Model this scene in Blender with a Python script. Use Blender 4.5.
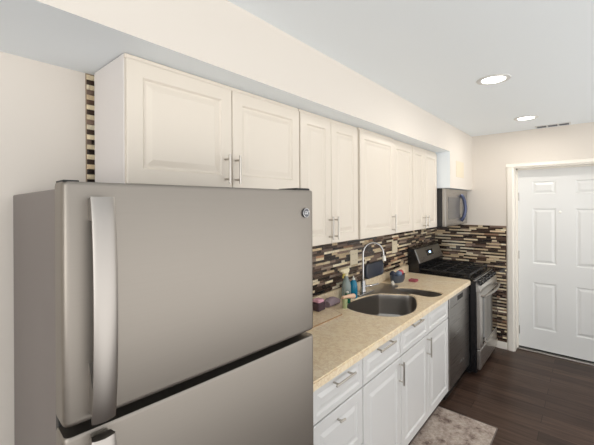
import bpy, bmesh, math, random
from mathutils import Vector, Matrix
for o in list(bpy.data.objects): bpy.data.objects.remove(o)
S = bpy.context.scene
COL = S.collection
V = Vector
R = math.radians
PI = math.pi
random.seed(11)

# ------------------------------------------------------------------ camera, world, light, exposure
cd = bpy.data.cameras.new('camera')
cam = bpy.data.objects.new('camera', cd); COL.objects.link(cam)
cd.sensor_fit = 'HORIZONTAL'; cd.sensor_width = 36.0
cd.lens = 341.787 / 594 * 36.0
cd.shift_y = -(222.5 - 204.207) / 594
cd.clip_start = 0.02
cam.location = (1.508, 0.0, 1.647)
cam.rotation_euler = (Matrix.Rotation(R(40.641), 3, 'Z') @ Matrix.Rotation(R(90), 3, 'X') @ Matrix.Rotation(R(-0.306), 3, 'Z')).to_euler()
S.camera = cam

w = bpy.data.worlds.new('world'); S.world = w; w.use_nodes = True
bg = w.node_tree.nodes['Background']
# soft overcast daylight above, added brighter fill below the horizon to lift the ceiling
wt = w.node_tree; tcw = wt.nodes.new('ShaderNodeTexCoord'); sx = wt.nodes.new('ShaderNodeSeparateXYZ'); mr = wt.nodes.new('ShaderNodeMapRange'); rw = wt.nodes.new('ShaderNodeValToRGB')
wt.links.new(tcw.outputs['Generated'], sx.inputs['Vector']); wt.links.new(sx.outputs['Z'], mr.inputs['Value'])
mr.inputs['From Min'].default_value = -1; mr.inputs['From Max'].default_value = 1
rw.color_ramp.elements[0].position = 0.40; rw.color_ramp.elements[0].color = (1.0, 0.985, 0.96, 1)
rw.color_ramp.elements[1].position = 0.60; rw.color_ramp.elements[1].color = (0.50, 0.50, 0.50, 1)
wt.links.new(mr.outputs['Result'], rw.inputs['Fac']); wt.links.new(rw.outputs['Color'], bg.inputs['Color'])
bg.inputs['Strength'].default_value = 1.85

def area(name, loc, rot, sx, sy, power, color):
    l = bpy.data.lights.new(name, 'AREA'); l.shape = 'RECTANGLE'; l.size = sx; l.size_y = sy
    l.energy = power; l.color = color
    o = bpy.data.objects.new(name, l); COL.objects.link(o); o.location = loc; o.rotation_euler = rot
    return o
area('back_fill_light', (2.15, -2.95, 1.4), (R(90), 0, 0), 1.5, 1.8, 26, (1.0, 0.98, 0.95))  # added fill light behind the camera, no window stands there

S.view_settings.view_transform = 'Standard'
S.view_settings.look = 'None'
S.view_settings.exposure = 0.38
S.view_settings.gamma = 1.0
S.view_settings.use_curve_mapping = False

# ------------------------------------------------------------------ materials
def srgb(r, g, b):
    f = lambda c: (c / 255 / 12.92) if c / 255 <= 0.04045 else ((c / 255 + 0.055) / 1.055) ** 2.4
    return (f(r), f(g), f(b), 1)
def mat(name, col=(0.8, 0.8, 0.8, 1), rough=0.5, metal=0.0, spec=0.5, **kw):
    m = bpy.data.materials.new(name); m.use_nodes = True
    b = m.node_tree.nodes['Principled BSDF']
    b.inputs['Base Color'].default_value = col
    b.inputs['Roughness'].default_value = rough
    b.inputs['Metallic'].default_value = metal
    b.inputs['Specular IOR Level'].default_value = spec
    for k, v in kw.items(): b.inputs[k.replace('_', ' ')].default_value = v
    return m
def N(m, t, **kw):
    n = m.node_tree.nodes.new(t)
    for k, v in kw.items(): setattr(n, k, v)
    return n
def L(m, a, b): m.node_tree.links.new(a, b)
def P(m): return m.node_tree.nodes['Principled BSDF']
def coords(m, scale=(1, 1, 1), rot=(0, 0, 0)):
    tc = N(m, 'ShaderNodeTexCoord'); mp = N(m, 'ShaderNodeMapping')
    mp.inputs['Scale'].default_value = scale; mp.inputs['Rotation'].default_value = rot
    L(m, tc.outputs['Object'], mp.inputs['Vector']); return mp.outputs['Vector']
def noise(m, vec, scale, detail=4, rough=0.5):
    n = N(m, 'ShaderNodeTexNoise'); n.inputs['Scale'].default_value = scale
    n.inputs['Detail'].default_value = detail; n.inputs['Roughness'].default_value = rough
    if vec is not None: L(m, vec, n.inputs['Vector'])
    return n.outputs['Fac']
def ramp(m, fac, stops, interp='LINEAR'):
    r = N(m, 'ShaderNodeValToRGB'); cr = r.color_ramp; cr.interpolation = interp
    while len(cr.elements) < len(stops): cr.elements.new(0.5)
    for e, (p, c) in zip(cr.elements, stops):
        e.position = p; e.color = c if len(c) == 4 else (*c, 1)
    L(m, fac, r.inputs['Fac']); return r.outputs['Color']
def bump(m, h, strength, dist=0.002):
    b = N(m, 'ShaderNodeBump'); b.inputs['Strength'].default_value = strength; b.inputs['Distance'].default_value = dist
    L(m, h, b.inputs['Height']); L(m, b.outputs['Normal'], P(m).inputs['Normal'])
def mix(m, fac, a, b, mode='MIX'):
    n = N(m, 'ShaderNodeMix', data_type='RGBA', blend_type=mode)
    if isinstance(fac, float): n.inputs['Factor'].default_value = fac
    else: L(m, fac, n.inputs['Factor'])
    for s, x in (('A', a), ('B', b)):
        i = [q for q in n.inputs if q.name == s and q.type == 'RGBA'][0]
        if isinstance(x, tuple): i.default_value = x
        else: L(m, x, i)
    return [q for q in n.outputs if q.type == 'RGBA'][0]

def paint(name, col, rough=0.55, spec=0.3):
    m = mat(name, col, rough, spec=spec)
    bump(m, noise(m, coords(m), 180, 3), 0.06, 0.001); return m
M = {}
M['wall'] = paint('cream_wall_paint', srgb(218, 211, 202))
M['ceiling'] = paint('ceiling_paint', srgb(238, 244, 248))
M['patch'] = paint('patch_paint', srgb(219, 208, 186))
M['upper'] = mat('upper_cabinet_tone', srgb(219, 210, 197), 0.35)  # warmer cream tone for the wall cabinets
M['upper_side'] = mat('cabinet_end_panel', srgb(221, 216, 213), 0.4)
M['lower'] = mat('lower_cabinet_tone', srgb(215, 214, 212), 0.3)  # more neutral off-white tone for the base cabinets
M['trim'] = mat('trim_paint', srgb(236, 231, 222), 0.4)
M['door'] = mat('door_paint', srgb(229, 230, 229), 0.32)
M['black'] = mat('black_enamel', (0.008, 0.008, 0.009, 1), 0.22)
M['rubber'] = mat('black_gasket', (0.01, 0.01, 0.01, 1), 0.6)
M['iron'] = mat('cast_iron', (0.012, 0.012, 0.013, 1), 0.5)
M['glass_black'] = mat('black_oven_glass', (0.006, 0.006, 0.007, 1), 0.04, spec=0.9)
M['chrome'] = mat('chrome', (0.46, 0.455, 0.455, 1), 0.16, 1.0)
M['nickel'] = mat('brushed_nickel', (0.52, 0.49, 0.45, 1), 0.28, 1.0)
M['dark_gap'] = mat('dark_recess', (0.02, 0.018, 0.016, 1), 0.7)
M['kick'] = mat('toe_kick_paint', srgb(214, 212, 208), 0.5)
M['plate'] = mat('cream_plastic', srgb(226, 215, 190), 0.4)
M['slot'] = mat('outlet_slot', srgb(150, 138, 118), 0.5)
M['white_plastic'] = mat('white_plastic', srgb(235, 233, 225), 0.4)
M['vent'] = mat('vent_metal', srgb(214, 214, 212), 0.4)
M['vent_dark'] = mat('vent_dark', srgb(110, 112, 118), 0.6)

def steel(name, col, rough, axis, dark=0.9):
    m = mat(name, col, rough, 1.0)
    sc = [260, 260, 260]; sc[axis] = 2.5
    v = coords(m, tuple(sc)); n = noise(m, v, 1.0, 3, 0.6)
    b = tuple(c * dark for c in col[:3]) + (1,)
    L(m, mix(m, n, b, col), P(m).inputs['Base Color'])
    mr = N(m, 'ShaderNodeMapRange'); mr.inputs['To Min'].default_value = rough - 0.05; mr.inputs['To Max'].default_value = rough + 0.07
    L(m, n, mr.inputs['Value']); L(m, mr.outputs['Result'], P(m).inputs['Roughness'])
    bump(m, n, 0.04, 0.0005)
    return m
M['fridge_steel'] = steel('fridge_stainless', (0.295, 0.268, 0.237, 1), 0.44, 1)
M['handle_steel'] = mat('handle_stainless', (0.37, 0.345, 0.32, 1), 0.36, 1.0)
M['steel'] = steel('appliance_stainless', (0.40, 0.385, 0.365, 1), 0.28, 1)
M['range_steel'] = steel('range_stainless', (0.62, 0.60, 0.57, 1), 0.28, 1)
M['sink_steel'] = steel('sink_stainless', (0.42, 0.395, 0.37, 1), 0.30, 1)
M['fridge_side'] = mat('fridge_grey_side', srgb(108, 100, 97), 0.42, 0.2)
bump(M['fridge_side'], noise(M['fridge_side'], coords(M['fridge_side']), 420, 2), 0.12, 0.0006)

# countertop laminate
m = mat('beige_marble_laminate', rough=0.3); M['counter'] = m
v = coords(m)
n1 = noise(m, v, 5.5, 8, 0.62); n2 = noise(m, v, 38, 6, 0.7); n3 = noise(m, v, 13, 9, 0.75)
c1 = ramp(m, n1, [(0.30, srgb(237, 219, 186)), (0.5, srgb(239, 223, 192)), (0.7, srgb(246, 236, 216))])
c2 = ramp(m, n2, [(0.32, srgb(216, 186, 146)), (0.55, srgb(238, 222, 194)), (0.75, srgb(248, 238, 216))])
c3 = mix(m, 0.45, c1, c2)
vein = ramp(m, n3, [(0.465, (0, 0, 0)), (0.495, (1, 1, 1)), (0.505, (1, 1, 1)), (0.535, (0, 0, 0))])
vf = N(m, 'ShaderNodeMath', operation='MULTIPLY'); L(m, vein, vf.inputs[0]); vf.inputs[1].default_value = 0.35
L(m, mix(m, vf.outputs[0], c3, srgb(188, 150, 112)), P(m).inputs['Base Color'])

# dark plank floor, planks run along x
m = mat('espresso_plank_floor', rough=0.38, spec=0.22); M['floor'] = m
v = coords(m)
br = N(m, 'ShaderNodeTexBrick'); L(m, v, br.inputs['Vector'])
br.offset = 0.37; br.inputs['Scale'].default_value = 1.0
br.inputs['Brick Width'].default_value = 1.22; br.inputs['Row Height'].default_value = 0.125
br.inputs['Mortar Size'].default_value = 0.0016
br.inputs['Color1'].default_value = (0, 0, 0, 1); br.inputs['Color2'].default_value = (1, 1, 1, 1)
br.inputs['Mortar'].default_value = (0.5, 0.5, 0.5, 1)
base = ramp(m, br.outputs['Color'], [(0.0, srgb(60, 44, 37)), (0.5, srgb(74, 56, 47)), (1.0, srgb(90, 70, 59))])
g = noise(m, coords(m, (2.5, 34, 1)), 1.0, 7, 0.65)
gr = ramp(m, g, [(0.3, (0.45, 0.44, 0.43)), (0.55, (0.95, 0.95, 0.95)), (0.75, (1.35, 1.32, 1.28))])
wood = mix(m, 1.0, base, gr, 'MULTIPLY')
L(m, mix(m, br.outputs['Fac'], wood, srgb(24, 17, 14)), P(m).inputs['Base Color'])
bump(m, g, 0.08, 0.001)

# mosaic tiles: colour (and gloss, in alpha) come from each tile
m = mat('mosaic_tile', rough=0.3); M['tile'] = m
at = N(m, 'ShaderNodeAttribute', attribute_name='tilecol')
nn = noise(m, coords(m), 90, 4)
tn = ramp(m, nn, [(0.3, (0.82, 0.82, 0.82)), (0.7, (1.12, 1.12, 1.12))])
L(m, mix(m, 1.0, at.outputs['Color'], tn, 'MULTIPLY'), P(m).inputs['Base Color'])
L(m, at.outputs['Alpha'], P(m).inputs['Roughness'])
M['grout'] = mat('tile_grout', srgb(150, 132, 112), 0.8)

# rug
m = mat('distressed_rug', rough=0.95, spec=0.1); M['rug'] = m
v = coords(m)
a = noise(m, v, 9, 8, 0.7); b_ = noise(m, v, 55, 5, 0.7)
ca = ramp(m, a, [(0.36, srgb(112, 96, 90)), (0.47, srgb(172, 158, 148)), (0.6, srgb(196, 184, 174)), (0.72, srgb(150, 130, 124))])
cb = ramp(m, b_, [(0.35, (0.62, 0.60, 0.59)), (0.6, (1.06, 1.05, 1.04))])
L(m, mix(m, 0.8, ca, cb, 'MULTIPLY'), P(m).inputs['Base Color'])
bump(m, noise(m, v, 420, 2), 0.5, 0.003)
M['rug_edge'] = mat('rug_binding', srgb(120, 108, 102), 0.95)

def emis(name, col, s):
    m = mat(name, col, 0.4); P(m).inputs['Emission Color'].default_value = col; P(m).inputs['Emission Strength'].default_value = s; return m
M['lens'] = emis('lamp_lens', (1, 0.97, 0.92, 1), 6.0)
M['clock'] = emis('clock_digits', (0.45, 0.68, 1, 1), 2.5)

# ------------------------------------------------------------------ builders
ROOT = {}
def thing(name, label, cat, loc=(0, 0, 0), rz=0.0, group=None):
    o = bpy.data.objects.new(name, None); COL.objects.link(o); o.empty_display_size = 0.05
    o.location = loc; o.rotation_euler = (0, 0, rz)
    o['label'] = label; o['category'] = cat
    if group: o['group'] = group
    ROOT[o.name] = Matrix.Translation(loc) @ Matrix.Rotation(rz, 4, 'Z')
    return o
def root_of(o):
    while o.parent: o = o.parent
    return o
def obj(name, bm, material, parent=None, local=False, smooth=None, label=None):
    """one mesh object; vertices are given in world space unless local"""
    if parent is not None and not local:
        bmesh.ops.transform(bm, matrix=ROOT[root_of(parent).name].inverted(), verts=bm.verts)
    me = bpy.data.meshes.new(name); bm.normal_update(); bm.to_mesh(me); bm.free()
    o = bpy.data.objects.new(name, me); COL.objects.link(o)
    for mm in (material if isinstance(material, (list, tuple)) else [material]): me.materials.append(mm)
    if parent is not None: o.parent = parent
    if smooth is not None:
        for p in me.polygons: p.use_smooth = True
        me.set_sharp_from_angle(angle=R(smooth))
    if label: o['label'] = label
    return o
def whole(name, bm, material, origin, label, cat, group=None, smooth=None):
    """a thing that is one mesh, its origin at its base"""
    bmesh.ops.translate(bm, vec=-V(origin), verts=bm.verts)
    o = obj(name, bm, material, None, smooth=smooth); o.location = origin
    ROOT[o.name] = Matrix.Translation(origin)
    o['label'] = label; o['category'] = cat
    if group: o['group'] = group
    return o
def struct(name, bm, material, smooth=None):
    o = obj(name, bm, material, smooth=smooth); o['kind'] = 'structure'; ROOT[o.name] = Matrix(); return o

def B(): return bmesh.new()
def box(bm, x0, x1, y0, y1, z0, z1, bev=0.0, seg=2, mi=0):
    r = bmesh.ops.create_cube(bm, size=1.0)
    vs = r['verts']
    for v_ in vs:
        v_.co = V((x0 + (v_.co.x + .5) * (x1 - x0), y0 + (v_.co.y + .5) * (y1 - y0), z0 + (v_.co.z + .5) * (z1 - z0)))
    fs = {f for v_ in vs for f in v_.link_faces}
    for f in fs: f.material_index = mi
    if bev > 0:
        es = list({e for v_ in vs for e in v_.link_edges})
        bmesh.ops.bevel(bm, geom=es, offset=bev, segments=seg, profile=0.5, affect='EDGES')
    return bm
def frame_from(d):
    d = V(d).normalized(); a = V((0, 0, 1)) if abs(d.z) < 0.9 else V((1, 0, 0))
    u = d.cross(a).normalized(); return u, d.cross(u).normalized()
def loft(bm, loops, cap0=True, cap1=True, closed=True):
    rings = [[bm.verts.new(p) for p in lp] for lp in loops]
    n = len(rings[0])
    for a, b in zip(rings, rings[1:]):
        for i in range(n if closed else n - 1):
            j = (i + 1) % n
            try: bm.faces.new((a[i], a[j], b[j], b[i]))
            except ValueError: pass
    if cap0: bm.faces.new(list(reversed(rings[0])))
    if cap1: bm.faces.new(rings[-1])
    return rings
def tube(bm, pts, r, n=12, cap=True):
    pts = [V(p) for p in pts]; rs = r if isinstance(r, (list, tuple)) else [r] * len(pts)
    loops = []; u = None
    for i, p in enumerate(pts):
        d = (pts[min(i + 1, len(pts) - 1)] - pts[max(i - 1, 0)]).normalized()
        if u is None: u, v_ = frame_from(d)
        else:
            u = (u - d * u.dot(d)).normalized()
        v_ = d.cross(u)
        loops.append([p + (u * math.cos(2 * PI * k / n) + v_ * math.sin(2 * PI * k / n)) * rs[i] for k in range(n)])
    loft(bm, loops, cap, cap); return bm
def lathe(bm, prof, c=(0, 0, 0), n=24, sx=1.0, sy=1.0, axis=None):
    """prof: list of (radius, height) turned about z (or about axis)"""
    c = V(c)
    q = V((0, 0, 1)).rotation_difference(V(axis)).to_matrix() if axis is not None else Matrix.Identity(3)
    loops = [[c + q @ V((r * sx * math.cos(2 * PI * k / n), r * sy * math.sin(2 * PI * k / n), h)) for k in range(n)] for r, h in prof]
    loft(bm, loops); return bm
def prism(bm, poly, vec):
    vec = V(vec); loft(bm, [[V(p) for p in poly], [V(p) + vec for p in poly]]); return bm
def fixn(bm):
    bmesh.ops.recalc_face_normals(bm, faces=bm.faces); return bm

def panel(bm, O, A, Bv, Nn, w, h, steps, hole_back=True):
    """nested rectangles: steps = (inset, depth along Nn) from back to centre"""
    O, A, Bv, Nn = V(O), V(A), V(Bv), V(Nn)
    loops = []
    for ins, d in steps:
        loops.append([O + A * ins + Bv * ins + Nn * d, O + A * (w - ins) + Bv * ins + Nn * d,
                      O + A * (w - ins) + Bv * (h - ins) + Nn * d, O + A * ins + Bv * (h - ins) + Nn * d])
    loft(bm, loops); return bm
def raised_front(y0, y1, z0, z1, x, fr=0.055, th=0.02):
    bm = B()
    st = [(0, 0), (0, th - .003), (.003, th), (fr - .004, th), (fr + .003, th - .007), (fr + .011, th - .007), (fr + .032, th - .001), (fr + .036, th - .001)]
    mx = min(y1 - y0, z1 - z0) / 2 - .012
    if st[-1][0] > mx:
        k = mx / st[-1][0]; st = [(a if a < .004 else a * k, d) for a, d in st]
    panel(bm, (x, y0, z0), (0, 1, 0), (0, 0, 1), (1, 0, 0), y1 - y0, z1 - z0, st)
    return fixn(bm)
def bar_pull(x, p0, p1, r=0.0055, stand=0.032, inset=0.02):
    """bar handle standing off a front at plane x, from p0 to p1 (y, z)"""
    bm = B(); a = V((x + stand, *p0)); b = V((x + stand, *p1)); d = (b - a).normalized()
    tube(bm, [a, b], r, 10)
    for q in (a + d * inset, b - d * inset):
        tube(bm, [V((x - .001, q.y, q.z)), V((x + stand, q.y, q.z))], r * .85, 8)
    return fixn(bm)
def smooth_loop(pts, k=6):
    out = []; n = len(pts)
    for i in range(n):
        p0, p1, p2, p3 = [V((*pts[(i + j - 1) % n], 0)) for j in range(4)]
        for s in range(k):
            t = s / k
            out.append(0.5 * ((2 * p1) + (-p0 + p2) * t + (2 * p0 - 5 * p1 + 4 * p2 - p3) * t * t + (-p0 + 3 * p1 - 3 * p2 + p3) * t ** 3))
    return [(p.x, p.y) for p in out]
def text_bm(txt, size, depth, shear=0.0):
    c = bpy.data.curves.new('lettering', 'FONT'); c.body = txt; c.size = size; c.extrude = depth; c.shear = shear
    c.align_x = 'CENTER'; c.align_y = 'CENTER'
    o = bpy.data.objects.new('lettering', c); COL.objects.link(o)
    dg = bpy.context.evaluated_depsgraph_get(); me = bpy.data.meshes.new_from_object(o.evaluated_get(dg))
    bm = B(); bm.from_mesh(me); bpy.data.objects.remove(o); bpy.data.curves.remove(c); bpy.data.meshes.remove(me)
    return bm

# ------------------------------------------------------------------ the setting
H = 2.44; D = 4.452; ZS = 2.168; XS = 0.442
struct('floor', box(B(), -.1, 3.0, -3.0, D + .25, -.05, 0), M['floor'])
struct('wall_back_light_block', box(B(), -.1, 1.3, -3.1, -3.0, 0, H), M['wall'])  # unseen wall, added to cut the light coming in from behind
struct('ceiling', box(B(), -.1, 3.0, -3.0, D + .25, H, H + .05), M['ceiling'])
struct('wall_left', box(B(), -.1, 0, -3.0, D + .25, 0, H), M['wall'])
DX0, DX1, DZ = 0.866, 1.79, 2.036           # door opening
bm = B()
box(bm, 0, DX0, D, D + .22, 0, H); box(bm, DX1, 3.0, D, D + .22, 0, H); box(bm, DX0, DX1, D, D + .22, DZ, H)
struct('wall_far', bm, M['wall'])
# soffit over the cabinets, dropping down over the microwave; its underside has the ceiling colour
bm = B()
box(bm, 0, XS, -3.0, 3.60, ZS, H); box(bm, 0, XS, 3.60, D, 1.803, H)
bm.normal_update()
for f in bm.faces:
    if f.normal.z < -.5 or f.normal.y < -.5: f.material_index = 1
struct('soffit', bm, [M['wall'], M['ceiling']])
o = struct('trim_1', None or box(B(), XS - .0005, XS + .0025, 3.80, 4.08, 1.925, 2.095), M['patch'])

# door casing (trim_2) and door
bm = B()
cs = [(0.0, .0), (.0, .012), (.012, .018), (.060, .014), (.072, .010), (.080, .0)]
def casing(bm, a, b, wdir, k=1.0):
    csx = [(t * k, d) for t, d in cs]
    a, b, wdir = V(a), V(b), V(wdir)
    loft(bm, [[p + wdir * t + V((0, -d, 0)) for t, d in csx] for p in (a, b)])
casing(bm, (DX0 - .006, D, 0), (DX0 - .006, D, DZ + .006), (-1, 0, 0), .86)
casing(bm, (DX1 + .006, D, 0), (DX1 + .006, D, DZ + .006), (1, 0, 0), .86)
casing(bm, (DX0 - .075, D, DZ + .006), (DX1 + .075, D, DZ + .006), (0, 0, 1), .55)
box(bm, DX0 - .02, DX0 + .004, D - .004, D + .22, 0, DZ); box(bm, DX1 - .004, DX1 + .02, D - .004, D + .22, 0, DZ)
box(bm, DX0, DX0 + .018, D + .105, D + .148, 0, DZ); box(bm, DX1 - .018, DX1, D + .105, D + .148, 0, DZ)
box(bm, DX0 - .02, DX1 + .02, D - .004, D + .22, DZ - .004, DZ + .02); box(bm, DX0, DX1, D + .105, D + .148, DZ - .018, DZ)
struct('trim_2', fixn(bm), M['trim'])
# threshold
bm = B(); box(bm, DX0 + .004, DX1 - .004, D + .10, D + .22, 0, .014, .004)
struct('trim_3', bm, M['nickel'])
dr = bpy.data.objects.new('door_1', None); COL.objects.link(dr); dr['kind'] = 'structure'; ROOT[dr.name] = Matrix()
YD = D + .150
bm = B(); dx0, dx1 = DX0 + .008, DX1 - .008; dz0, dz1 = .026, DZ - .008
cols = [(1.018, 1.228), (1.392, 1.602)]
rows = [(.25, .765), (.975, 1.585), (1.745, 1.885)]
xs = sorted({dx0, dx1, *[q for c in cols for q in c]}); zs = sorted({dz0, dz1, *[q for r in rows for q in r]})
for i in range(len(xs) - 1):
    for j in range(len(zs) - 1):
        a, b_, c, d = xs[i], xs[i + 1], zs[j], zs[j + 1]
        if (a, b_) in cols and (c, d) in rows:
            panel_steps = [(0, 0), (.010, -.007), (.020, -.007), (.040, -.001), (.044, -.001)]
            loops = []
            for ins, dep in panel_steps:
                loops.append([V((a + ins, YD - dep, c + ins)), V((b_ - ins, YD - dep, c + ins)), V((b_ - ins, YD - dep, d - ins)), V((a + ins, YD - dep, d - ins))])
            loft(bm, loops, False, True)
        else:
            vs = [bm.verts.new(p) for p in ((a, YD, c), (b_, YD, c), (b_, YD, d), (a, YD, d))]; bm.faces.new(vs)
bmesh.ops.remove_doubles(bm, verts=bm.verts, dist=1e-5)
fixn(bm); bm.normal_update()
if sum(f.normal.y for f in bm.faces) > 0: bmesh.ops.reverse_faces(bm, faces=bm.faces)
box(bm, dx0, dx1, YD + .012, YD + .044, dz0, dz1)
for (a, b_, c, d) in ((dx0, dx0 + .001, dz0, dz1), (dx1 - .001, dx1, dz0, dz1)): box(bm, a, b_, YD, YD + .02, c, d)
box(bm, dx0, dx1, YD, YD + .02, dz0 , dz0 + .001); box(bm, dx0, dx1, YD, YD + .02, dz1 - .001, dz1)
obj('slab', bm, M['door'], dr)
for z in (1.72, 1.06, .21):
    bm = B(); tube(bm, [(dx0 + .013, YD - .006, z - .045), (dx0 + .013, YD - .006, z + .045)], .007, 10)
    box(bm, dx0 - .004, dx0 + .012, YD - .003, YD + .001, z - .045, z + .045)
    obj('hinge', bm, M['nickel'], dr, label='satin nickel door hinge')
bm = B(); lathe(bm, [(.012, 0), (.012, .004), (.008, .007)], (1.262, YD, 1.548), 16, axis=(0, -1, 0))
obj('peephole', fixn(bm), mat('peephole_brass', srgb(248, 246, 240), 0.2), dr, label='small round peephole')
bm = B(); lathe(bm, [(.03, 0), (.03, .008), (.012, .014), (.011, .04), (.026, .05), (.028, .065), (.015, .075)], (1.70, YD, .95), 20, axis=(0, -1, 0))
obj('doorknob', fixn(bm), M['nickel'], dr, smooth=40)
bm = B(); box(bm, dx0, dx1, YD + .002, YD + .03, .0145, .026)
obj('door_sweep', bm, M['rubber'], dr)
# baseboards
bm = B(); box(bm, .0, DX0 - .075, D - .014, D, 0, .078, .004)
struct('baseboard_far', bm, M['trim'])
bm = B(); box(bm, DX1 + .075, 3.0, D - .014, D, 0, .09, .004)
struct('baseboard_right', bm, M['trim'])

# mosaic backsplash
PAL = [((44, 36, 33), .12, 16), ((66, 52, 45), .15, 16), ((92, 72, 61), .25, 14), ((118, 98, 86), .35, 9), ((150, 132, 116), .4, 6),
       ((206, 184, 150), .45, 17), ((222, 206, 174), .5, 16), ((232, 220, 194), .45, 9), ((30, 27, 28), .08, 6), ((158, 120, 92), .4, 3)]
PW = [p[2] for p in PAL]
PALE = (4, 5, 6, 7); DARK = (0, 1, 2, 3, 8, 9)
def tile_field(bm, O, A, Nn, u0, u1, z0, z1, rng, pitch=.0180, gap=.0016, th=.006, light=(.55, .12)):
    lay = bm.loops.layers.float_color.get('tilecol') or bm.loops.layers.float_color.new('tilecol')
    O, A, Nn = V(O), V(A), V(Nn)
    nr = int((z1 - z0) / pitch)
    pitch = (z1 - z0) / nr
    for r in range(nr):
        za, zb = z0 + r * pitch, z0 + (r + 1) * pitch - gap
        u = u0 - rng.random() * .1
        last = -1
        while u < u1:
            ln = rng.choice((.05, .075, .1, .1, .15, .15, .2))
            ua, ub = max(u, u0), min(u + ln - gap, u1)
            u += ln
            if ub - ua < .004: continue
            while True:
                k = rng.choices(PALE, [PW[q] for q in PALE])[0] if rng.random() < light[r % 2] else rng.choices(DARK, [PW[q] for q in DARK])[0]
                if k != last: break
            last = k
            c, ro, _ = PAL[k]; j = rng.uniform(.88, 1.1); cc = srgb(*[min(255, q * j) for q in c]); t = th * rng.uniform(.85, 1.1)
            P4 = lambda e, d: [O + A * (ua + e) + V((0, 0, za + e)) + Nn * d, O + A * (ub - e) + V((0, 0, za + e)) + Nn * d,
                               O + A * (ub - e) + V((0, 0, zb - e)) + Nn * d, O + A * (ua + e) + V((0, 0, zb - e)) + Nn * d]
            before = len(bm.faces)
            rings = loft(bm, [P4(0, .001), P4(0, t - .001), P4(.001, t)], False, True)
            fs = {f for v_ in rings[-1] for f in v_.link_faces} | {f for v_ in rings[0] for f in v_.link_faces}
            for f in fs:
                for lp in f.loops: lp[lay] = (cc[0], cc[1], cc[2], ro)
rt = random.Random(3)
bm = B()
tile_field(bm, (0, 0, 0), (0, 1, 0), (1, 0, 0), .484, .60, 1.2, ZS - .004, rt, pitch=.0195, light=(.92, .04))
tile_field(bm, (0, 0, 0), (0, 1, 0), (1, 0, 0), 1.0, D - .008, .90, 1.42, rt)
tile_field(bm, (0, 0, 0), (0, 1, 0), (1, 0, 0), 3.58, D - .008, .40, .90, rt)
tile_field(bm, (0, 0, 0), (0, 1, 0), (1, 0, 0), 3.58, D - .008, 1.42, 1.80, rt)
bm.normal_update()
box(bm, 0, .0015, .480, .60, 1.2, ZS, mi=1); box(bm, 0, .0015, 1.0, D, .40, 1.80, mi=1)
bm.faces.ensure_lookup_table()
o = struct('wall_left_mosaic', bm, [M['tile'], M['grout']])
bm = B()
tile_field(bm, (0, D, 0), (1, 0, 0), (0, -1, 0), .008, .789, .082, 1.388, rt)
box(bm, 0, .791, D - .0015, D, .078, 1.390, mi=1)
struct('wall_far_mosaic', bm, [M['tile'], M['grout']])

# ------------------------------------------------------------------ upper cabinets
XU = 0.302
def upper(name, label, y0, y1, z0, splits, handles, proud=0.0):
    t = thing(name, label, 'wall cabinet', (0.008, y0, z0), group='cream wall cabinets under the soffit')
    zt = ZS - .003
    bm = B(); box(bm, .010 if y0 > 1 else .036, XU + proud, y0 + .001, y1 - .001, z0, zt, .0015, 1)
    obj('cabinet_body', bm, M['upper'] if y0 > 1 else [M['upper_side']], t)
    ds = []
    for a, b in zip(splits, splits[1:]):
        d = obj('door', raised_front(a + .002, b - .002, z0 + .004, zt - .018, XU + proud, .058), M['upper'], t); ds.append(d)
    for di, (hy, za, zb) in handles:
        obj('handle', bar_pull(XU + proud + .02, (hy, za), (hy, zb)), M['nickel'], ds[di], label='brushed nickel bar handle', smooth=40)
    bm = B(); box(bm, XU + proud - .002, XU + proud + .010, y0 + .002, y1 - .002, zt - .016, zt, .002, 1)
    obj('top_rail', bm, M['upper'], t)
    return t
upper('wall_cabinet', 'wide short cream wall cabinet with two doors hanging over the refrigerator', .499, 1.409, 1.715, [.501, .951, 1.407],
      [(0, (.912, 1.735, 1.86)), (1, (.968, 1.735, 1.86))])
upper('wall_cabinet', 'tall cream wall cabinet with two narrow doors, next to the cabinet over the refrigerator', 1.411, 2.019, 1.405, [1.413, 1.702, 2.017],
      [(0, (1.675, 1.432, 1.572)), (1, (1.730, 1.432, 1.572))])
upper('wall_cabinet', 'cream wall cabinet with one wide door standing slightly proud, above the sink', 2.021, 2.553, 1.405, [2.023, 2.551], [(0, (2.505, 1.425, 1.565))], .012)
upper('wall_cabinet', 'narrow cream wall cabinet with a single door and no visible handle', 2.555, 2.949, 1.405, [2.557, 2.947], [])
upper('wall_cabinet', 'cream wall cabinet with two narrow doors, nearest the microwave', 2.951, 3.578, 1.405, [2.953, 3.225, 3.576],
      [(0, (3.185, 1.422, 1.535)), (1, (3.262, 1.422, 1.535))])

# ------------------------------------------------------------------ base cabinets
XB = 0.60
def base(name, label, y0, y1):
    t = thing(name, label, 'base cabinet', (0.02, y0, 0), group='white base cabinets under the countertop')
    a, b = y0 + .001, y1 - .001
    for q in (a, b - .016):
        bm = B(); box(bm, .02, XB - .019, q, q + .016, .10, .872); obj('side_panel', bm, M['lower'], t)
    bm = B(); box(bm, .02, XB - .019, a + .017, b - .017, .10, .118); obj('bottom_panel', bm, M['lower'], t)
    bm = B(); box(bm, .012, .0195, a, b, .10, .872); obj('back_panel', bm, M['lower'], t)
    bm = B()
    for (c, d) in ((.10, .13), (.69, .73), (.85, .872)): box(bm, XB - .018, XB, a, b, c, d)
    for (c, d) in ((a, a + .03), (b - .03, b), ((a + b) / 2 - .02, (a + b) / 2 + .02)): box(bm, XB - .018, XB, c, d, .10, .872)
    obj('face_frame', bm, M['lower'], t)
    bm = B(); box(bm, .05, .545, y0 + .001, y1 - .001, 0, .0995); obj('toe_kick', bm, M['kick'], t)
    return t
ZD0, ZD1 = .712, .868
def front(t, kind, y0, y1, z0, z1, fr): return obj(kind, raised_front(y0 + .002, y1 - .002, z0, z1, XB, fr), M['lower'], t)
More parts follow.
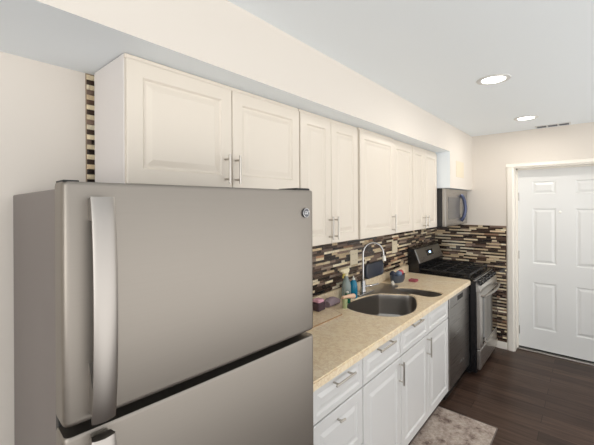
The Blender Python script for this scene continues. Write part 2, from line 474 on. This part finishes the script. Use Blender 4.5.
def pull(par, p0, p1): return obj('handle', bar_pull(XB + .02, p0, p1), M['nickel'], par, label='brushed nickel bar handle', smooth=40)
t = base('base_cabinet', 'white base cabinet with stacked drawers beside the refrigerator', 1.10, 1.547)
d = front(t, 'drawer', 1.125, 1.545, ZD0, ZD1, .035); pull(d, (1.262, .838), (1.425, .838))
d = front(t, 'drawer', 1.125, 1.545, .425, .704, .05)
bm = B(); tube(bm, [(XB + .014, 1.315, .655), (XB + .045, 1.315, .655)], .005, 10); tube(bm, [(XB + .042, 1.305, .655), (XB + .042, 1.345, .650)], .0055, 10)
obj('handle', fixn(bm), M['nickel'], d, label='broken stub of a bar handle')
bm = B(); lathe(bm, [(.006, 0), (.006, .0015)], (XB + .0175, 1.372, .667), 12, axis=(1, 0, 0)); obj('screw_hole', fixn(bm), M['slot'], d, label='empty grey screw hole')
d = front(t, 'drawer', 1.125, 1.545, .108, .418, .05); pull(d, (1.262, .36), (1.425, .36))
bm = B(); box(bm, XB - .002, XB + .018, 1.101, 1.1255, .105, .868); obj('filler_strip', bm, M['lower'], t)
t = base('base_cabinet', 'white base cabinet with one drawer above one door, between stacked drawers and sink cabinet', 1.549, 2.010)
d = front(t, 'drawer', 1.551, 2.009, ZD0, ZD1, .035); pull(d, (1.685, .85), (1.875, .85))
d = front(t, 'door', 1.551, 2.009, .108, .704, .058); pull(d, (1.980, .55), (1.980, .69))
t = base('sink_cabinet', 'white double sink base cabinet with two doors, next to the dishwasher', 2.012, 2.932)
t['category'] = 'base cabinet'
d = front(t, 'drawer', 2.014, 2.470, ZD0, ZD1, .035); pull(d, (2.14, .862), (2.31, .862))
d = front(t, 'false_drawer_front', 2.474, 2.930, ZD0, ZD1, .035)
d = front(t, 'door', 2.014, 2.470, .108, .704, .058); pull(d, (2.448, .56), (2.448, .70))
d = front(t, 'door', 2.474, 2.930, .108, .704, .058)

# ------------------------------------------------------------------ countertop with sink cut-outs
ZC = .914; TH = .036
BIG = smooth_loop([(.135, 2.22), (.165, 2.095), (.275, 2.035), (.43, 2.04), (.555, 2.115), (.588, 2.29), (.535, 2.48), (.435, 2.66), (.33, 2.625), (.215, 2.56), (.192, 2.545), (.175, 2.505), (.15, 2.40)], 6)
SMALL = smooth_loop([(.225, 2.81), (.31, 2.735), (.43, 2.715), (.545, 2.715), (.592, 2.79), (.585, 2.885), (.50, 2.915), (.39, 2.908), (.29, 2.88)], 6)
def arc(cx, cy, r, a0, a1, n=8): return [(cx + r * math.cos(R(a0 + (a1 - a0) * i / n)), cy + r * math.sin(R(a0 + (a1 - a0) * i / n))) for i in range(n + 1)]
OUT = [(.008, 1.085), (.645, 1.085)] + arc(.600, 3.515, .045, 0, 90) + [(.008, 3.56)]
bm = B()
def ring_edges(bm, pts, z):
    vs = [bm.verts.new((x, y, z)) for x, y in pts]
    return [bm.edges.new((vs[i], vs[(i + 1) % len(vs)])) for i in range(len(vs))]
es = []
for lp in (OUT, BIG, SMALL): es += ring_edges(bm, lp, ZC)
bmesh.ops.triangle_fill(bm, use_beauty=True, use_dissolve=False, edges=es, normal=(0, 0, 1))
fixn(bm); bm.normal_update()
if sum(f.normal.z for f in bm.faces) < 0: bmesh.ops.reverse_faces(bm, faces=bm.faces)
top_faces = list(bm.faces)
ex = bmesh.ops.extrude_face_region(bm, geom=top_faces)
for v_ in [g_ for g_ in ex['geom'] if isinstance(g_, bmesh.types.BMVert)]: v_.co.z -= TH
fixn(bm)
bmesh.ops.remove_doubles(bm, verts=bm.verts, dist=1e-6)
bm.normal_update()
edge = [e for e in bm.edges if len(e.link_faces) == 2 and abs(e.verts[0].co.z - ZC) < 1e-5 and abs(e.verts[1].co.z - ZC) < 1e-5 and abs(e.link_faces[0].normal.z - e.link_faces[1].normal.z) > .5]
bmesh.ops.bevel(bm, geom=edge, offset=.006, segments=2, affect='EDGES')
ct = thing('countertop', 'long beige marbled countertop running from the refrigerator to the stove', 'countertop', (.008, 1.085, ZC - TH))
obj('worktop', bm, M['counter'], ct)
bm = B(); box(bm, .0075, .028, 1.09, 3.555, ZC + .0002, .988, .003); whole('splash_ledge', bm, M['counter'], (.018, 2.3, ZC), 'low beige marbled ledge along the wall at the back of the countertop', 'backsplash')

# ------------------------------------------------------------------ sink
sk = thing('kitchen_sink', 'stainless steel double bowl sink with flat rear deck set into the beige countertop', 'sink', (.36, 2.45, ZC - .2))
def bowl(pts, depth, name):
    c = V((sum(p[0] for p in pts) / len(pts), sum(p[1] for p in pts) / len(pts), 0))
    bm = B(); loops = []
    for s, dz in ((1.015, -.004), (1.0, -.010), (.985, -.05), (.965, -depth + .035), (.93, -depth + .010), (.85, -depth), (.12, -depth - .004)):
        loops.append([V((c.x + (x - c.x) * s - (0.0005 if s > 1 else 0), c.y + (y - c.y) * s, ZC + dz)) for x, y in pts])
    loops[0] = [V((c.x + (x - c.x) * .994, c.y + (y - c.y) * .994, ZC - .006)) for x, y in pts]
    loops[1] = [V((c.x + (x - c.x) * .990, c.y + (y - c.y) * .990, ZC - .012)) for x, y in pts]
    loft(bm, loops, False, True)
    o = obj(name, bm, M['sink_steel'], sk, smooth=50)
    bm = B(); lathe(bm, [(.045, 0), (.045, .004), (.036, .006), (.030, .002), (.012, .003)], (c.x, c.y, ZC - depth - .0035), 20)
    obj('drain', fixn(bm), M['chrome'], o, smooth=40)
    return o
bm = B(); prism(bm, [(.030, 2.352, ZC + .0002), (.125, 2.352, ZC + .0002), (.148, 2.43, ZC + .0002), (.178, 2.528, ZC + .0002), (.205, 2.563, ZC + .0002), (.325, 2.634, ZC + .0002), (.40, 2.668, ZC + .0002), (.40, 2.708, ZC + .0002), (.31, 2.726, ZC + .0002), (.215, 2.80, ZC + .0002), (.225, 2.85, ZC + .0002), (.20, 2.905, ZC + .0002), (.030, 2.905, ZC + .0002)], (0, 0, .0016))
obj('rear_deck', fixn(bm), M['sink_steel'], sk, label='flat steel deck behind the bowls')
bowl(BIG, .19, 'deep_bowl'); bowl(SMALL, .15, 'small_bowl')

# ------------------------------------------------------------------ faucet
FX, FY = .095, 2.47
fa = thing('kitchen_faucet', 'tall chrome gooseneck faucet standing behind the sink', 'faucet', (FX, FY, ZC + .002))
bm = B(); box(bm, FX - .03, FX + .03, FY - .11, FY + .13, ZC + .002, ZC + .010, .004); obj('deck_plate', bm, M['chrome'], fa)
bm = B(); lathe(bm, [(.027, 0), (.027, .02), (.022, .03), (.021, .09), (.016, .10)], (FX, FY, ZC + .010), 20); obj('faucet_base', fixn(bm), M['chrome'], fa, smooth=40)
pts = [(FX, FY, ZC + .10), (FX, FY, 1.17)]
for i in range(0, 13):
    a = PI - PI * i / 12 * 1.02
    r = .085
    pts.append((FX + (r + r * math.cos(a)) * .72, FY + (r + r * math.cos(a)) * .70, 1.235 + r * math.sin(a) * 1.1))
e = V(pts[-1]); pts.append(tuple(e + V((.003, .003, -.02))))
bm = B(); tube(bm, pts, .0085, 12); obj('spout', fixn(bm), M['chrome'], fa, smooth=40)
bm = B(); tube(bm, [tuple(e + V((.002, .002, -.01))), tuple(e + V((.005, .005, -.05)))], [.014, .016], 12); obj('spray_head', fixn(bm), M['white_plastic'], fa, smooth=40)
bm = B(); tube(bm, [(FX + .015, FY + .005, ZC + .06), (FX + .05, FY + .04, ZC + .065), (FX + .085, FY + .10, ZC + .075)], [.011, .008, .006], 10); obj('lever', fixn(bm), M['chrome'], fa, smooth=40)

# ------------------------------------------------------------------ dishwasher
dw = thing('dishwasher', 'stainless steel dishwasher under the far end of the countertop', 'dishwasher', (.03, 2.934, 0))
y0, y1 = 2.935, 3.548
bm = B(); box(bm, .03, .59, y0, y1, .02, .872); obj('tub_casing', bm, M['black'], dw)
bm = B(); box(bm, .592, .625, y0 + .003, y1 - .003, .105, .775, .004); dd = obj('front_panel', bm, M['steel'], dw)
bm = B(); box(bm, .592, .628, y0 + .003, y1 - .003, .779, .868, .004); cp = obj('control_strip', bm, M['steel'], dw)
bm = B(); box(bm, .615, .6285, y0 + .22, y1 - .22, .800, .845, .003); obj('handle_recess', bm, M['dark_gap'], cp)
bm = B(); box(bm, .6245, .6265, y0 + .30, y0 + .39, .225, .245, .001); obj('badge', bm, M['chrome'], dd)
bm = B(); box(bm, .05, .565, y0 + .003, y1 - .003, 0, .10); obj('toe_kick', bm, M['rubber'], dw)

# ------------------------------------------------------------------ gas range
ra = thing('gas_range', 'black and stainless gas range with raised back panel, against the mosaic wall', 'stove', (.03, 3.572, 0))
y0, y1 = 3.572, 4.334; XR = .680
bm = B(); box(bm, .03, XR, y0, y1, .03, .905, .003); obj('range_body', bm, M['black'], ra)
bm = B(); box(bm, .10, XR - .01, y0, y1, .905, .925, .006); ck = obj('cooktop', bm, M['black'], ra)
for (bx, by) in ((.22, y0 + .17), (.22, y1 - .17), (.50, y0 + .17), (.50, y1 - .17), (.36, (y0 + y1) / 2)):
    bm = B(); lathe(bm, [(.05, 0), (.05, .006), (.036, .008), (.036, .016), (.028, .02)], (bx, by, .925), 18); obj('burner', fixn(bm), M['iron'], ck, smooth=40)
for k in range(3):
    a, b = y0 + .02 + k * .242, y0 + .02 + k * .242 + .236
    bm = B(); zt = .962
    for yy in (a, b): box(bm, .12, .62, yy - .006, yy + .006, zt - .016, zt, .003, 1)
    for xx in (.12, .37, .62): box(bm, xx - .006, xx + .006, a, b, zt - .016, zt, .003, 1)
    for xx in (.22, .50): box(bm, xx - .005, xx + .005, a, b, zt - .014, zt, .003, 1)
    box(bm, .12, .62, (a + b) / 2 - .005, (a + b) / 2 + .005, zt - .014, zt, .003, 1)
    for xx in (.125, .615):
        for yy in (a, b): box(bm, xx - .007, xx + .007, yy - .007, yy + .007, .925, zt - .01)
    obj('grate', bm, M['iron'], ra)
# backguard: black housing with a tilted steel control face
bm = B(); prism(bm, [(.012, y0, .905), (.13, y0, .905), (.135, y0, 1.005), (.075, y0, 1.165), (.012, y0, 1.175)], (0, y1 - y0, 0)); bgd = obj('backguard', fixn(bm), M['black'], ra)
n_ = V((.160, 0, .060)).normalized(); up_ = V((-.060, 0, .160)).normalized()
bm = B(); O = V((.133, y0 + .012, 1.012)); panel(bm, O - n_ * .002, (0, 1, 0), up_, n_, y1 - y0 - .024, .150, [(0, 0), (0, .006), (.003, .009)])
cpn = obj('control_panel', fixn(bm), M['steel'], bgd)
bm = B(); panel(bm, O + n_ * .0065 + V((0, .27, 0)) + up_ * .05, (0, 1, 0), up_, n_, .20, .065, [(0, 0), (0, .004)]); ds = obj('display', fixn(bm), M['black'], cpn)
bm = B(); panel(bm, O + n_ * .0102 + V((0, .345, 0)) + up_ * .075, (0, 1, 0), up_, n_, .05, .022, [(0, 0), (0, .001)]); obj('clock', fixn(bm), M['clock'], ds, label='glowing blue clock')
# front: sloped control rail, door, drawer
bm = B(); prism(bm, [(XR, y0 + .002, .80), (XR + .035, y0 + .002, .80), (XR + .035, y0 + .002, .825), (XR - .015, y0 + .002, .915), (XR - .03, y0 + .002, .915)], (0, y1 - y0 - .004, 0)); fp = obj('knob_rail', fixn(bm), M['range_steel'], ra)
kn = V((.09, 0, .05)).normalized()
for k in range(5):
    yy = y0 + .09 + k * (y1 - y0 - .18) / 4
    bm = B(); lathe(bm, [(.024, 0), (.024, .008), (.020, .012), (.018, .034), (.012, .037)], V((XR + .010, yy, .870)), 18, axis=kn)
    obj('knob', fixn(bm), M['black'], ra, smooth=40)
XF = XR + .035
bm = B(); box(bm, XR + .001, XF, y0 + .004, y1 - .004, .262, .796, .005); od = obj('oven_door', bm, M['range_steel'], ra)
bm = B(); box(bm, XF - .004, XF + .003, y0 + .10, y1 - .02, .285, .735, .002); obj('oven_window', bm, M['glass_black'], od, label='black glass window')
bm = B(); hp = []
for i in range(17):
    s = i / 16; hp.append((XF + .028 + .028 * math.sin(PI * s), y0 + .03 + (y1 - y0 - .06) * s, .765))
tube(bm, hp, .012, 10)
for q in (hp[0], hp[-1]): tube(bm, [(XF - .004, q[1], q[2]), (q[0] + .004, q[1], q[2])], .011, 10)
obj('oven_handle', fixn(bm), M['handle_steel'], od, smooth=40)
bm = B(); box(bm, XR + .001, XF - .002, y0 + .004, y1 - .004, .065, .254, .006); obj('drawer', bm, M['range_steel'], ra)
for (fx, fy) in ((.08, y0 + .05), (.08, y1 - .05), (.60, y0 + .05), (.60, y1 - .05)):
    bm = B(); lathe(bm, [(.018, 0), (.018, .03)], (fx, fy, 0), 12); obj('foot', fixn(bm), M['rubber'], ra)

# ------------------------------------------------------------------ microwave
mw = thing('microwave', 'stainless over-the-range microwave with a blue-filmed handle', 'microwave', (.01, 3.588, 1.40))
y0, y1 = 3.588, 4.385
bm = B(); box(bm, .012, .365, y0, y1, 1.402, 1.800, .002); obj('casing', bm, M['black'], mw)
bm = B(); box(bm, .367, .400, y0 + .001, y1 - .001, 1.412, 1.798, .004); md = obj('door', bm, M['steel'], mw)
bm = B(); box(bm, .398, .4025, y0 + .09, y0 + .50, 1.482, 1.715, .002); obj('door_window', bm, mat('microwave_window', srgb(96, 94, 92), .25), md, label='grey mesh window')
bm = B(); box(bm, .398, .4025, y0 + .60, y1 - .03, 1.452, 1.745, .002); obj('keypad', bm, mat('keypad_grey', srgb(120, 119, 118), .3), md)
bm = B(); hp = [(.40 + .045 * math.sin(PI * i / 12) ** .6, y0 + .545, 1.452 + .29 * i / 12) for i in range(13)]
tube(bm, hp, .019, 10); obj('handle', fixn(bm), mat('blue_film', srgb(72, 79, 106), .25, .4), md, smooth=40, label='curved handle in blue protective film')
bm = B(); box(bm, .06, .35, y0 + .06, y1 - .06, 1.397, 1.402); obj('underside_grille', bm, M['dark_gap'], mw)

# ------------------------------------------------------------------ refrigerator (local frame: front face at x = 0, width along y)
rf = thing('refrigerator', 'large stainless top-freezer refrigerator in the foreground', 'refrigerator', (.723, .2085, 0), R(-3.069))
W = .752
bm = B(); box(bm, -.70, -.080, .006, W - .006, .03, 1.683, .004); obj('cabinet_shell', bm, M['fridge_side'], rf, True)
bm = B(); box(bm, -.082, -.060, .004, W - .004, .06, 1.683); obj('door_gasket', bm, M['rubber'], rf, True)
def fdoor(z0, z1):
    """door skin: rounded vertical corners, slightly crowned front"""
    bm = B(); sec = [(-.062, .0), (-.024, .0)]
    r = .014
    for i in range(7):
        a = PI / 2 * i / 6; sec.append((-r + r * math.sin(a), r - r * math.cos(a)))
    for i in range(1, 8):
        s = i / 8; sec.append((.004 * math.sin(PI * s), r + (W - 2 * r) * s))
    for i in range(7):
        a = PI / 2 * i / 6; sec.append((-r + r * math.cos(a), W - r + r * math.sin(a)))
    sec += [(-.024, W), (-.062, W)]
    cx, cy = -.03, W / 2
    def ring(z, k):
        return [V((cx + (x - cx) * (1 - k * 8), cy + (y - cy) * (1 - k * .8), z)) for x, y in sec]
    loft(bm, [ring(z0, .009), ring(z0 + .003, .003), ring(z0 + .008, 0), ring(z1 - .008, 0), ring(z1 - .003, .003), ring(z1, .009)])
    return fixn(bm)
fz = obj('freezer_door', fdoor(1.206, 1.695), M['fridge_steel'], rf, True, smooth=40)
fd = obj('fresh_food_door', fdoor(.075, 1.184), M['fridge_steel'], rf, True, smooth=40)
def fhandle(z0, z1, flip):
    """broad bowed bar with feet curving back into the door"""
    bm = B(); loops = []; n = 20
    for i in range(n + 1):
        s = i / n; z = z0 + (z1 - z0) * s
        x = .030 + .026 * math.sin(PI * min(1, max(0, s * .96 + .02))) ** .45
        ya, yb = .040, .084
        th = .022
        loops.append([V((x - th, ya + .004, z)), V((x - .004, ya, z)), V((x, ya + .006, z)), V((x + .0035, (ya + yb) / 2, z)), V((x, yb - .006, z)), V((x - .004, yb, z)), V((x - th, yb - .004, z)), V((x - th - .001, (ya + yb) / 2, z))])
    loft(bm, loops)
    box(bm, -.004, .034, .044, .080, z1 - .050, z1 - .002, .006)
    loft(bm, [[V((x, y, z)) for x, z in ((-.004, z0 + .012), (.036, z0 + .012), (.036, z0 + .045), (-.004, z0 + .12))] for y in (.044, .080)])
    return fixn(bm)
obj('handle', fhandle(1.212, 1.664, 0), M['handle_steel'], fz, True, smooth=35)
obj('handle', fhandle(.72, 1.178, 1), M['handle_steel'], fd, True, smooth=35)
bm = B(); box(bm, -.11, -.012, W - .075, W - .006, 1.683, 1.703, .005); obj('hinge_cover', bm, M['rubber'], rf, True)
bm = B(); box(bm, -.062, -.004, .002, .03, 1.694, 1.698, .001); box(bm, -.062, -.01, .03, W - .08, 1.6935, 1.6955); obj('top_trim', bm, M['rubber'], rf, True)
bm = B(); box(bm, -.06, -.005, .01, W - .01, .0, .07, .004); obj('base_grille', bm, M['rubber'], rf, True)
# round badge
bc = V((.0035, .706, 1.617))
bm = B(); lathe(bm, [(.0165, -.003), (.0165, .002), (.0155, .003), (.0145, .002)], bc, 28, axis=(1, 0, 0)); bd = obj('badge', fixn(bm), mat('badge_grey', srgb(92, 92, 96), .3, .6), fz, True, smooth=40, label='small round emblem')
bm = B(); tor = [[V((bc.x + .0026 + .0012 * math.cos(b2), bc.y + (.0148 + .0014 * math.sin(b2)) * math.cos(a2), bc.z + (.0148 + .0014 * math.sin(b2)) * math.sin(a2))) for b2 in [2 * PI * q / 6 for q in range(6)]] for a2 in [2 * PI * q / 28 for q in range(29)]]
loft(bm, tor, False, False); obj('badge_ring', fixn(bm), M['chrome'], bd, True, smooth=60)
bm = text_bm('GE', .0155, .0006, .25)
bmesh.ops.transform(bm, matrix=Matrix.Translation(bc + V((.0026, 0, 0))) @ Matrix(((0, 0, 1, 0), (1, 0, 0, 0), (0, 1, 0, 0), (0, 0, 0, 1))), verts=bm.verts)
obj('badge_lettering', bm, mat('badge_silver', srgb(232, 232, 232), .3, .2), bd, True)

# ------------------------------------------------------------------ rug
bm = B(); box(bm, .572, .985, 1.55, 2.832, .0, .009, .003)
rg = whole('runner_rug', bm, M['rug'], (.78, 2.19, 0), 'faded grey-brown patterned rug on the dark floor in front of the cabinets', 'rug')
bm = B()
for (a, b, c, d) in ((.566, .574, 1.545, 2.838), (.983, .990, 1.545, 2.838), (.566, .990, 1.542, 1.552), (.566, .990, 2.830, 2.838)): box(bm, a, b, c, d, 0, .010, .002, 1)
obj('binding', bm, M['rug_edge'], rg)

# ------------------------------------------------------------------ ceiling fixtures
def lamp(x, y, label, power):
    t = thing('recessed_light', label, 'ceiling light', (x, y, H), group='recessed ceiling lights')
    bm = B(); pr = [(.098, 0), (.095, -.004), (.072, -.006), (.066, -.001)]
    loops = [[V((x + r * math.cos(2 * PI * k / 36), y + r * math.sin(2 * PI * k / 36), H + h)) for k in range(36)] for r, h in pr]
    loft(bm, loops, False, False); obj('trim_ring', fixn(bm), M['vent'], t, smooth=40)
    bm = B(); lathe(bm, [(.067, 0), (.067, -.0025), (.05, -.004)], (x, y, H), 32); obj('lens', fixn(bm), M['lens'], t)
    l = bpy.data.lights.new('lamp_light', 'AREA'); l.shape = 'DISK'; l.size = .12; l.energy = power; l.color = (1, .93, .84)
    o = bpy.data.objects.new('lamp_light', l); COL.objects.link(o); o.location = (x, y, H - .008)
lamp(1.040, 2.485, 'nearer and larger-looking of the two glowing recessed ceiling lights', 2.4)
lamp(1.055, 3.813, 'farther recessed ceiling light, glowing close to the ceiling vent', 4.2)
vt = thing('ceiling_vent', 'small white ceiling vent with three grey slotted sections above the door', 'vent', (1.22, 4.34, H))
bm = B(); box(bm, 1.075, 1.365, 4.285, 4.395, H - .006, H, .002); obj('frame', bm, M['vent'], vt)
for k in range(3):
    xa = 1.09 + k * .092
    bm = B(); box(bm, xa, xa + .076, 4.305, 4.375, H - .0065, H - .0055)
    sec = obj('grille_section', bm, M['vent_dark'], vt)
    bm = B()
    for q in range(6): box(bm, xa, xa + .076, 4.308 + q * .012, 4.312 + q * .012, H - .010, H - .0062)
    obj('louvres', bm, M['vent_dark'], sec)

# ------------------------------------------------------------------ outlets
def outlet(y, z, label):
    t = thing('wall_outlet', label, 'outlet', (.008, y, z), group='cream wall outlets on the mosaic')
    bm = B(); box(bm, .0065, .0125, y - .058, y + .058, z - .060, z + .060, .002); pl = obj('cover_plate', bm, M['plate'], t)
    for dz, oy in ((.026, -.023), (-.026, -.023), (.026, .023), (-.026, .023)):
        bm = B(); box(bm, .0122, .014, y + oy - .017, y + oy + .017, z + dz - .015, z + dz + .015, .0008); s = obj('socket', bm, M['plate'], t)
        bm = B()
        for dy in (-.007, .007): box(bm, .0138, .0142, y + oy + dy - .0012, y + oy + dy + .0012, z + dz - .004, z + dz + .006)
        obj('slots', bm, M['slot'], s)
outlet(2.472, 1.203, 'cream wall outlet on the mosaic just left of the faucet neck')
outlet(3.255, 1.212, 'cream wall outlet on the mosaic between the faucet and the stove')

# ------------------------------------------------------------------ things on the counter
bm = B(); prism(bm, [(.035, 1.30, ZC), (.255, 1.30, ZC), (.258, 1.905, ZC), (.15, 1.955, ZC), (.125, 1.955, ZC), (.035, 1.925, ZC)], (0, 0, .006))
cb = whole('counter_board', fixn(bm), M['counter'], (.15, 1.6, ZC), 'thin beige board lying on the countertop beside the refrigerator', 'board')
bm = B(); prism(bm, [(.2555, 1.30, ZC), (.2575, 1.30, ZC), (.2605, 1.906, ZC), (.2585, 1.906, ZC)], (0, 0, .0064)); prism(bm, [(.2575, 1.9055, ZC), (.2595, 1.907, ZC), (.151, 1.957, ZC), (.150, 1.9555, ZC)], (0, 0, .0062))
obj('edge_banding', fixn(bm), mat('brown_edge', srgb(170, 132, 92), .6), cb, label='brown edge banding')
def bottle(name, label, x, y, prof, cap_prof, m_body, m_cap, group=None, sx=1.0, sy=1.0, z=ZC):
    t = thing(name, label, 'bottle', (x, y, z), group=group)
    bm = B(); lathe(bm, prof, (x, y, z), 20, sx, sy); obj('bottle_body', fixn(bm), m_body, t, smooth=40)
    bm = B(); lathe(bm, cap_prof, (x, y, z), 16); obj('cap', fixn(bm), m_cap, t, smooth=40)
    return t
blue = mat('blue_soap', srgb(30, 140, 178), .12, **{'Transmission_Weight': .25}); green = mat('green_soap', srgb(20, 120, 92), .15, **{'Transmission_Weight': .2})
clear = mat('clear_plastic', srgb(196, 214, 214), .1, **{'Transmission_Weight': .6})
t = bottle('dish_soap_bottle', 'bright blue dish soap bottle beside the faucet', .10, 2.315, [(.028, 0), (.030, .01), (.030, .085), (.026, .12), (.012, .14)],
       [(.012, .135), (.012, .15), (.006, .155), (.005, .17)], blue, M['white_plastic'])
t = bottle('hand_soap_bottle', 'short dark green soap bottle in front of the spray bottle', .135, 2.17, [(.022, 0), (.024, .008), (.024, .05), (.018, .065), (.009, .072)],
       [(.010, .068), (.010, .082), (.005, .085)], green, M['white_plastic'])
t = thing('spray_bottle', 'clear spray bottle with a cream trigger head against the mosaic', 'bottle', (.075, 2.25, ZC))
bm = B(); lathe(bm, [(.034, 0), (.036, .01), (.036, .10), (.030, .13), (.015, .165), (.013, .18)], (.075, 2.25, ZC), 20); obj('bottle_body', fixn(bm), clear, t, smooth=40)
bm = B(); lathe(bm, [(.016, .178), (.016, .20), (.012, .203)], (.075, 2.25, ZC), 16)
prism(bm, [(.075 - .009, 2.20, ZC + .203), (.075 - .009, 2.275, ZC + .203), (.075 - .009, 2.285, ZC + .222), (.075 - .009, 2.275, ZC + .238), (.075 - .009, 2.19, ZC + .236)], (.018, 0, 0))
tube(bm, [(.075, 2.195, ZC + .225), (.075, 2.165, ZC + .225)], .008, 10)
obj('spray_head', fixn(bm), mat('cream_trigger', srgb(232, 222, 190), .4), t)
bm = B(); prism(bm, [(.070, 2.215, ZC + .205), (.070, 2.225, ZC + .205), (.070, 2.205, ZC + .165), (.070, 2.198, ZC + .168)], (.010, 0, 0)); obj('trigger', fixn(bm), mat('yellow_trigger', srgb(226, 208, 110), .4), t)
# sponge, cloth, brush beside the refrigerator
t = thing('sponge_holder', 'dark plum sponge holder with pink top next to the refrigerator', 'sponge holder', (.085, 1.875, ZC + .0062))
bm = B(); box(bm, .05, .12, 1.835, 1.915, ZC + .0062, ZC + .062, .008); obj('holder', bm, mat('plum_plastic', srgb(66, 46, 58), .4), t)
bm = B(); box(bm, .055, .115, 1.842, 1.908, ZC + .058, ZC + .082, .009); obj('sponge', bm, mat('pink_sponge', srgb(222, 170, 188), .9), t)
bm = B()
loops = []
for i in range(9):
    s = i / 8; hh = .022 + .040 * math.sin(PI * min(.94, .12 + s * .8)) ** .5
    y = 1.965 + s * .135
    loops.append([V((.052 + .07 * (.5 + .5 * math.cos(2 * PI * k / 14)) + .004 * math.sin(3 * i + k), y, ZC + .0002 + (hh * (.5 + .5 * math.sin(2 * PI * k / 14))))) for k in range(14)])
loft(bm, loops)
whole('folded_dishcloth', fixn(bm), mat('grey_purple_cloth', srgb(150, 134, 142), .95), (.09, 2.03, ZC), 'crumpled grey-purple cloth between the pink sponge and the soap bottles', 'cloth', smooth=60)
t = thing('dish_brush', 'peach coloured dish brush lying across the soap bottles', 'brush', (.192, 2.045, ZC))
bm = B(); tube(bm, [(.19, 2.02, ZC + .078), (.195, 2.08, ZC + .075)], .011, 10); tube(bm, [(.195, 2.08, ZC + .075), (.20, 2.15, ZC + .064)], [.013, .019], 10); obj('brush_handle', fixn(bm), mat('peach_plastic', srgb(238, 200, 172), .4), t, smooth=40)
bm = B(); lathe(bm, [(.017, 0), (.019, .064)], (.192, 2.045, ZC), 14); obj('stand', fixn(bm), mat('pale_green_plastic', srgb(176, 186, 140), .4), t, smooth=40)
# dark tray leaning on the tile behind the faucet
bm = B()
lp = []
for s, d in ((1, 0), (1, .02), (.94, .024), (.88, .012)):
    pts4 = []
    for cx_, cz_, a0 in ((1, 1, 0), (-1, 1, 90), (-1, -1, 180), (1, -1, 270)):
        for q in range(5):
            a = R(a0 + 22.5 * q); pts4.append((cx_ * .125 + .035 * math.cos(a), cz_ * .030 + .035 * math.sin(a)))
    lp.append([V((.013 + d + (.018 if zz < 0 else 0) * 0, 2.80 + yy * s, 1.054 + zz * s)) for yy, zz in pts4])
loft(bm, lp)
whole('dish_tray', fixn(bm), mat('slate_plastic', srgb(62, 68, 80), .28), (.03, 2.80, .989), 'dark slate dish tray propped on the splash ledge behind the faucet', 'tray', smooth=40)
# caddy of scrubbers at the far end of the sink
t = thing('scrubber_caddy', 'dark blue-grey caddy of scrubbers at the far corner of the sink', 'caddy', (.125, 3.06, ZC))
bm = B(); lathe(bm, [(.050, 0), (.058, .02), (.062, .070), (.058, .070), (.05, .02)], (.125, 3.06, ZC), 18, .95, 1.75); obj('bowl', fixn(bm), mat('slate_caddy', srgb(70, 78, 92), .35), t, smooth=40)
for (dx, dy, c) in ((.0, .065, (196, 92, 98)), (.012, .0, (120, 138, 165)), (-.02, -.055, (58, 62, 78))):
    bm = B(); bmesh.ops.create_icosphere(bm, subdivisions=2, radius=.032, matrix=Matrix.Translation((.125 + dx, 3.06 + dy, ZC + .072)))
    for v_ in bm.verts: v_.co += V((random.uniform(-1, 1), random.uniform(-1, 1), random.uniform(-1, 1))) * .003
    obj('scrubber', bm, mat('scrubber_%d' % c[0], srgb(*c), .8), t, smooth=60)
bm = B(); lathe(bm, [(.016, 0), (.017, .012), (.010, .020), (.010, .028), (.004, .031)], (.140, 2.925, ZC), 14)
whole('sink_stopper', fixn(bm), M['white_plastic'], (.14, 2.925, ZC), 'small white stopper on the counter beside the scrubber caddy', 'stopper', smooth=40)
bm = B(); box(bm, .205, .275, 3.12, 3.19, ZC, ZC + .022, .006)
whole('scouring_pad', bm, mat('red_pad', srgb(160, 84, 92), .9), (.24, 3.155, ZC), 'small dull red scouring pad on the counter near the stove', 'sponge')
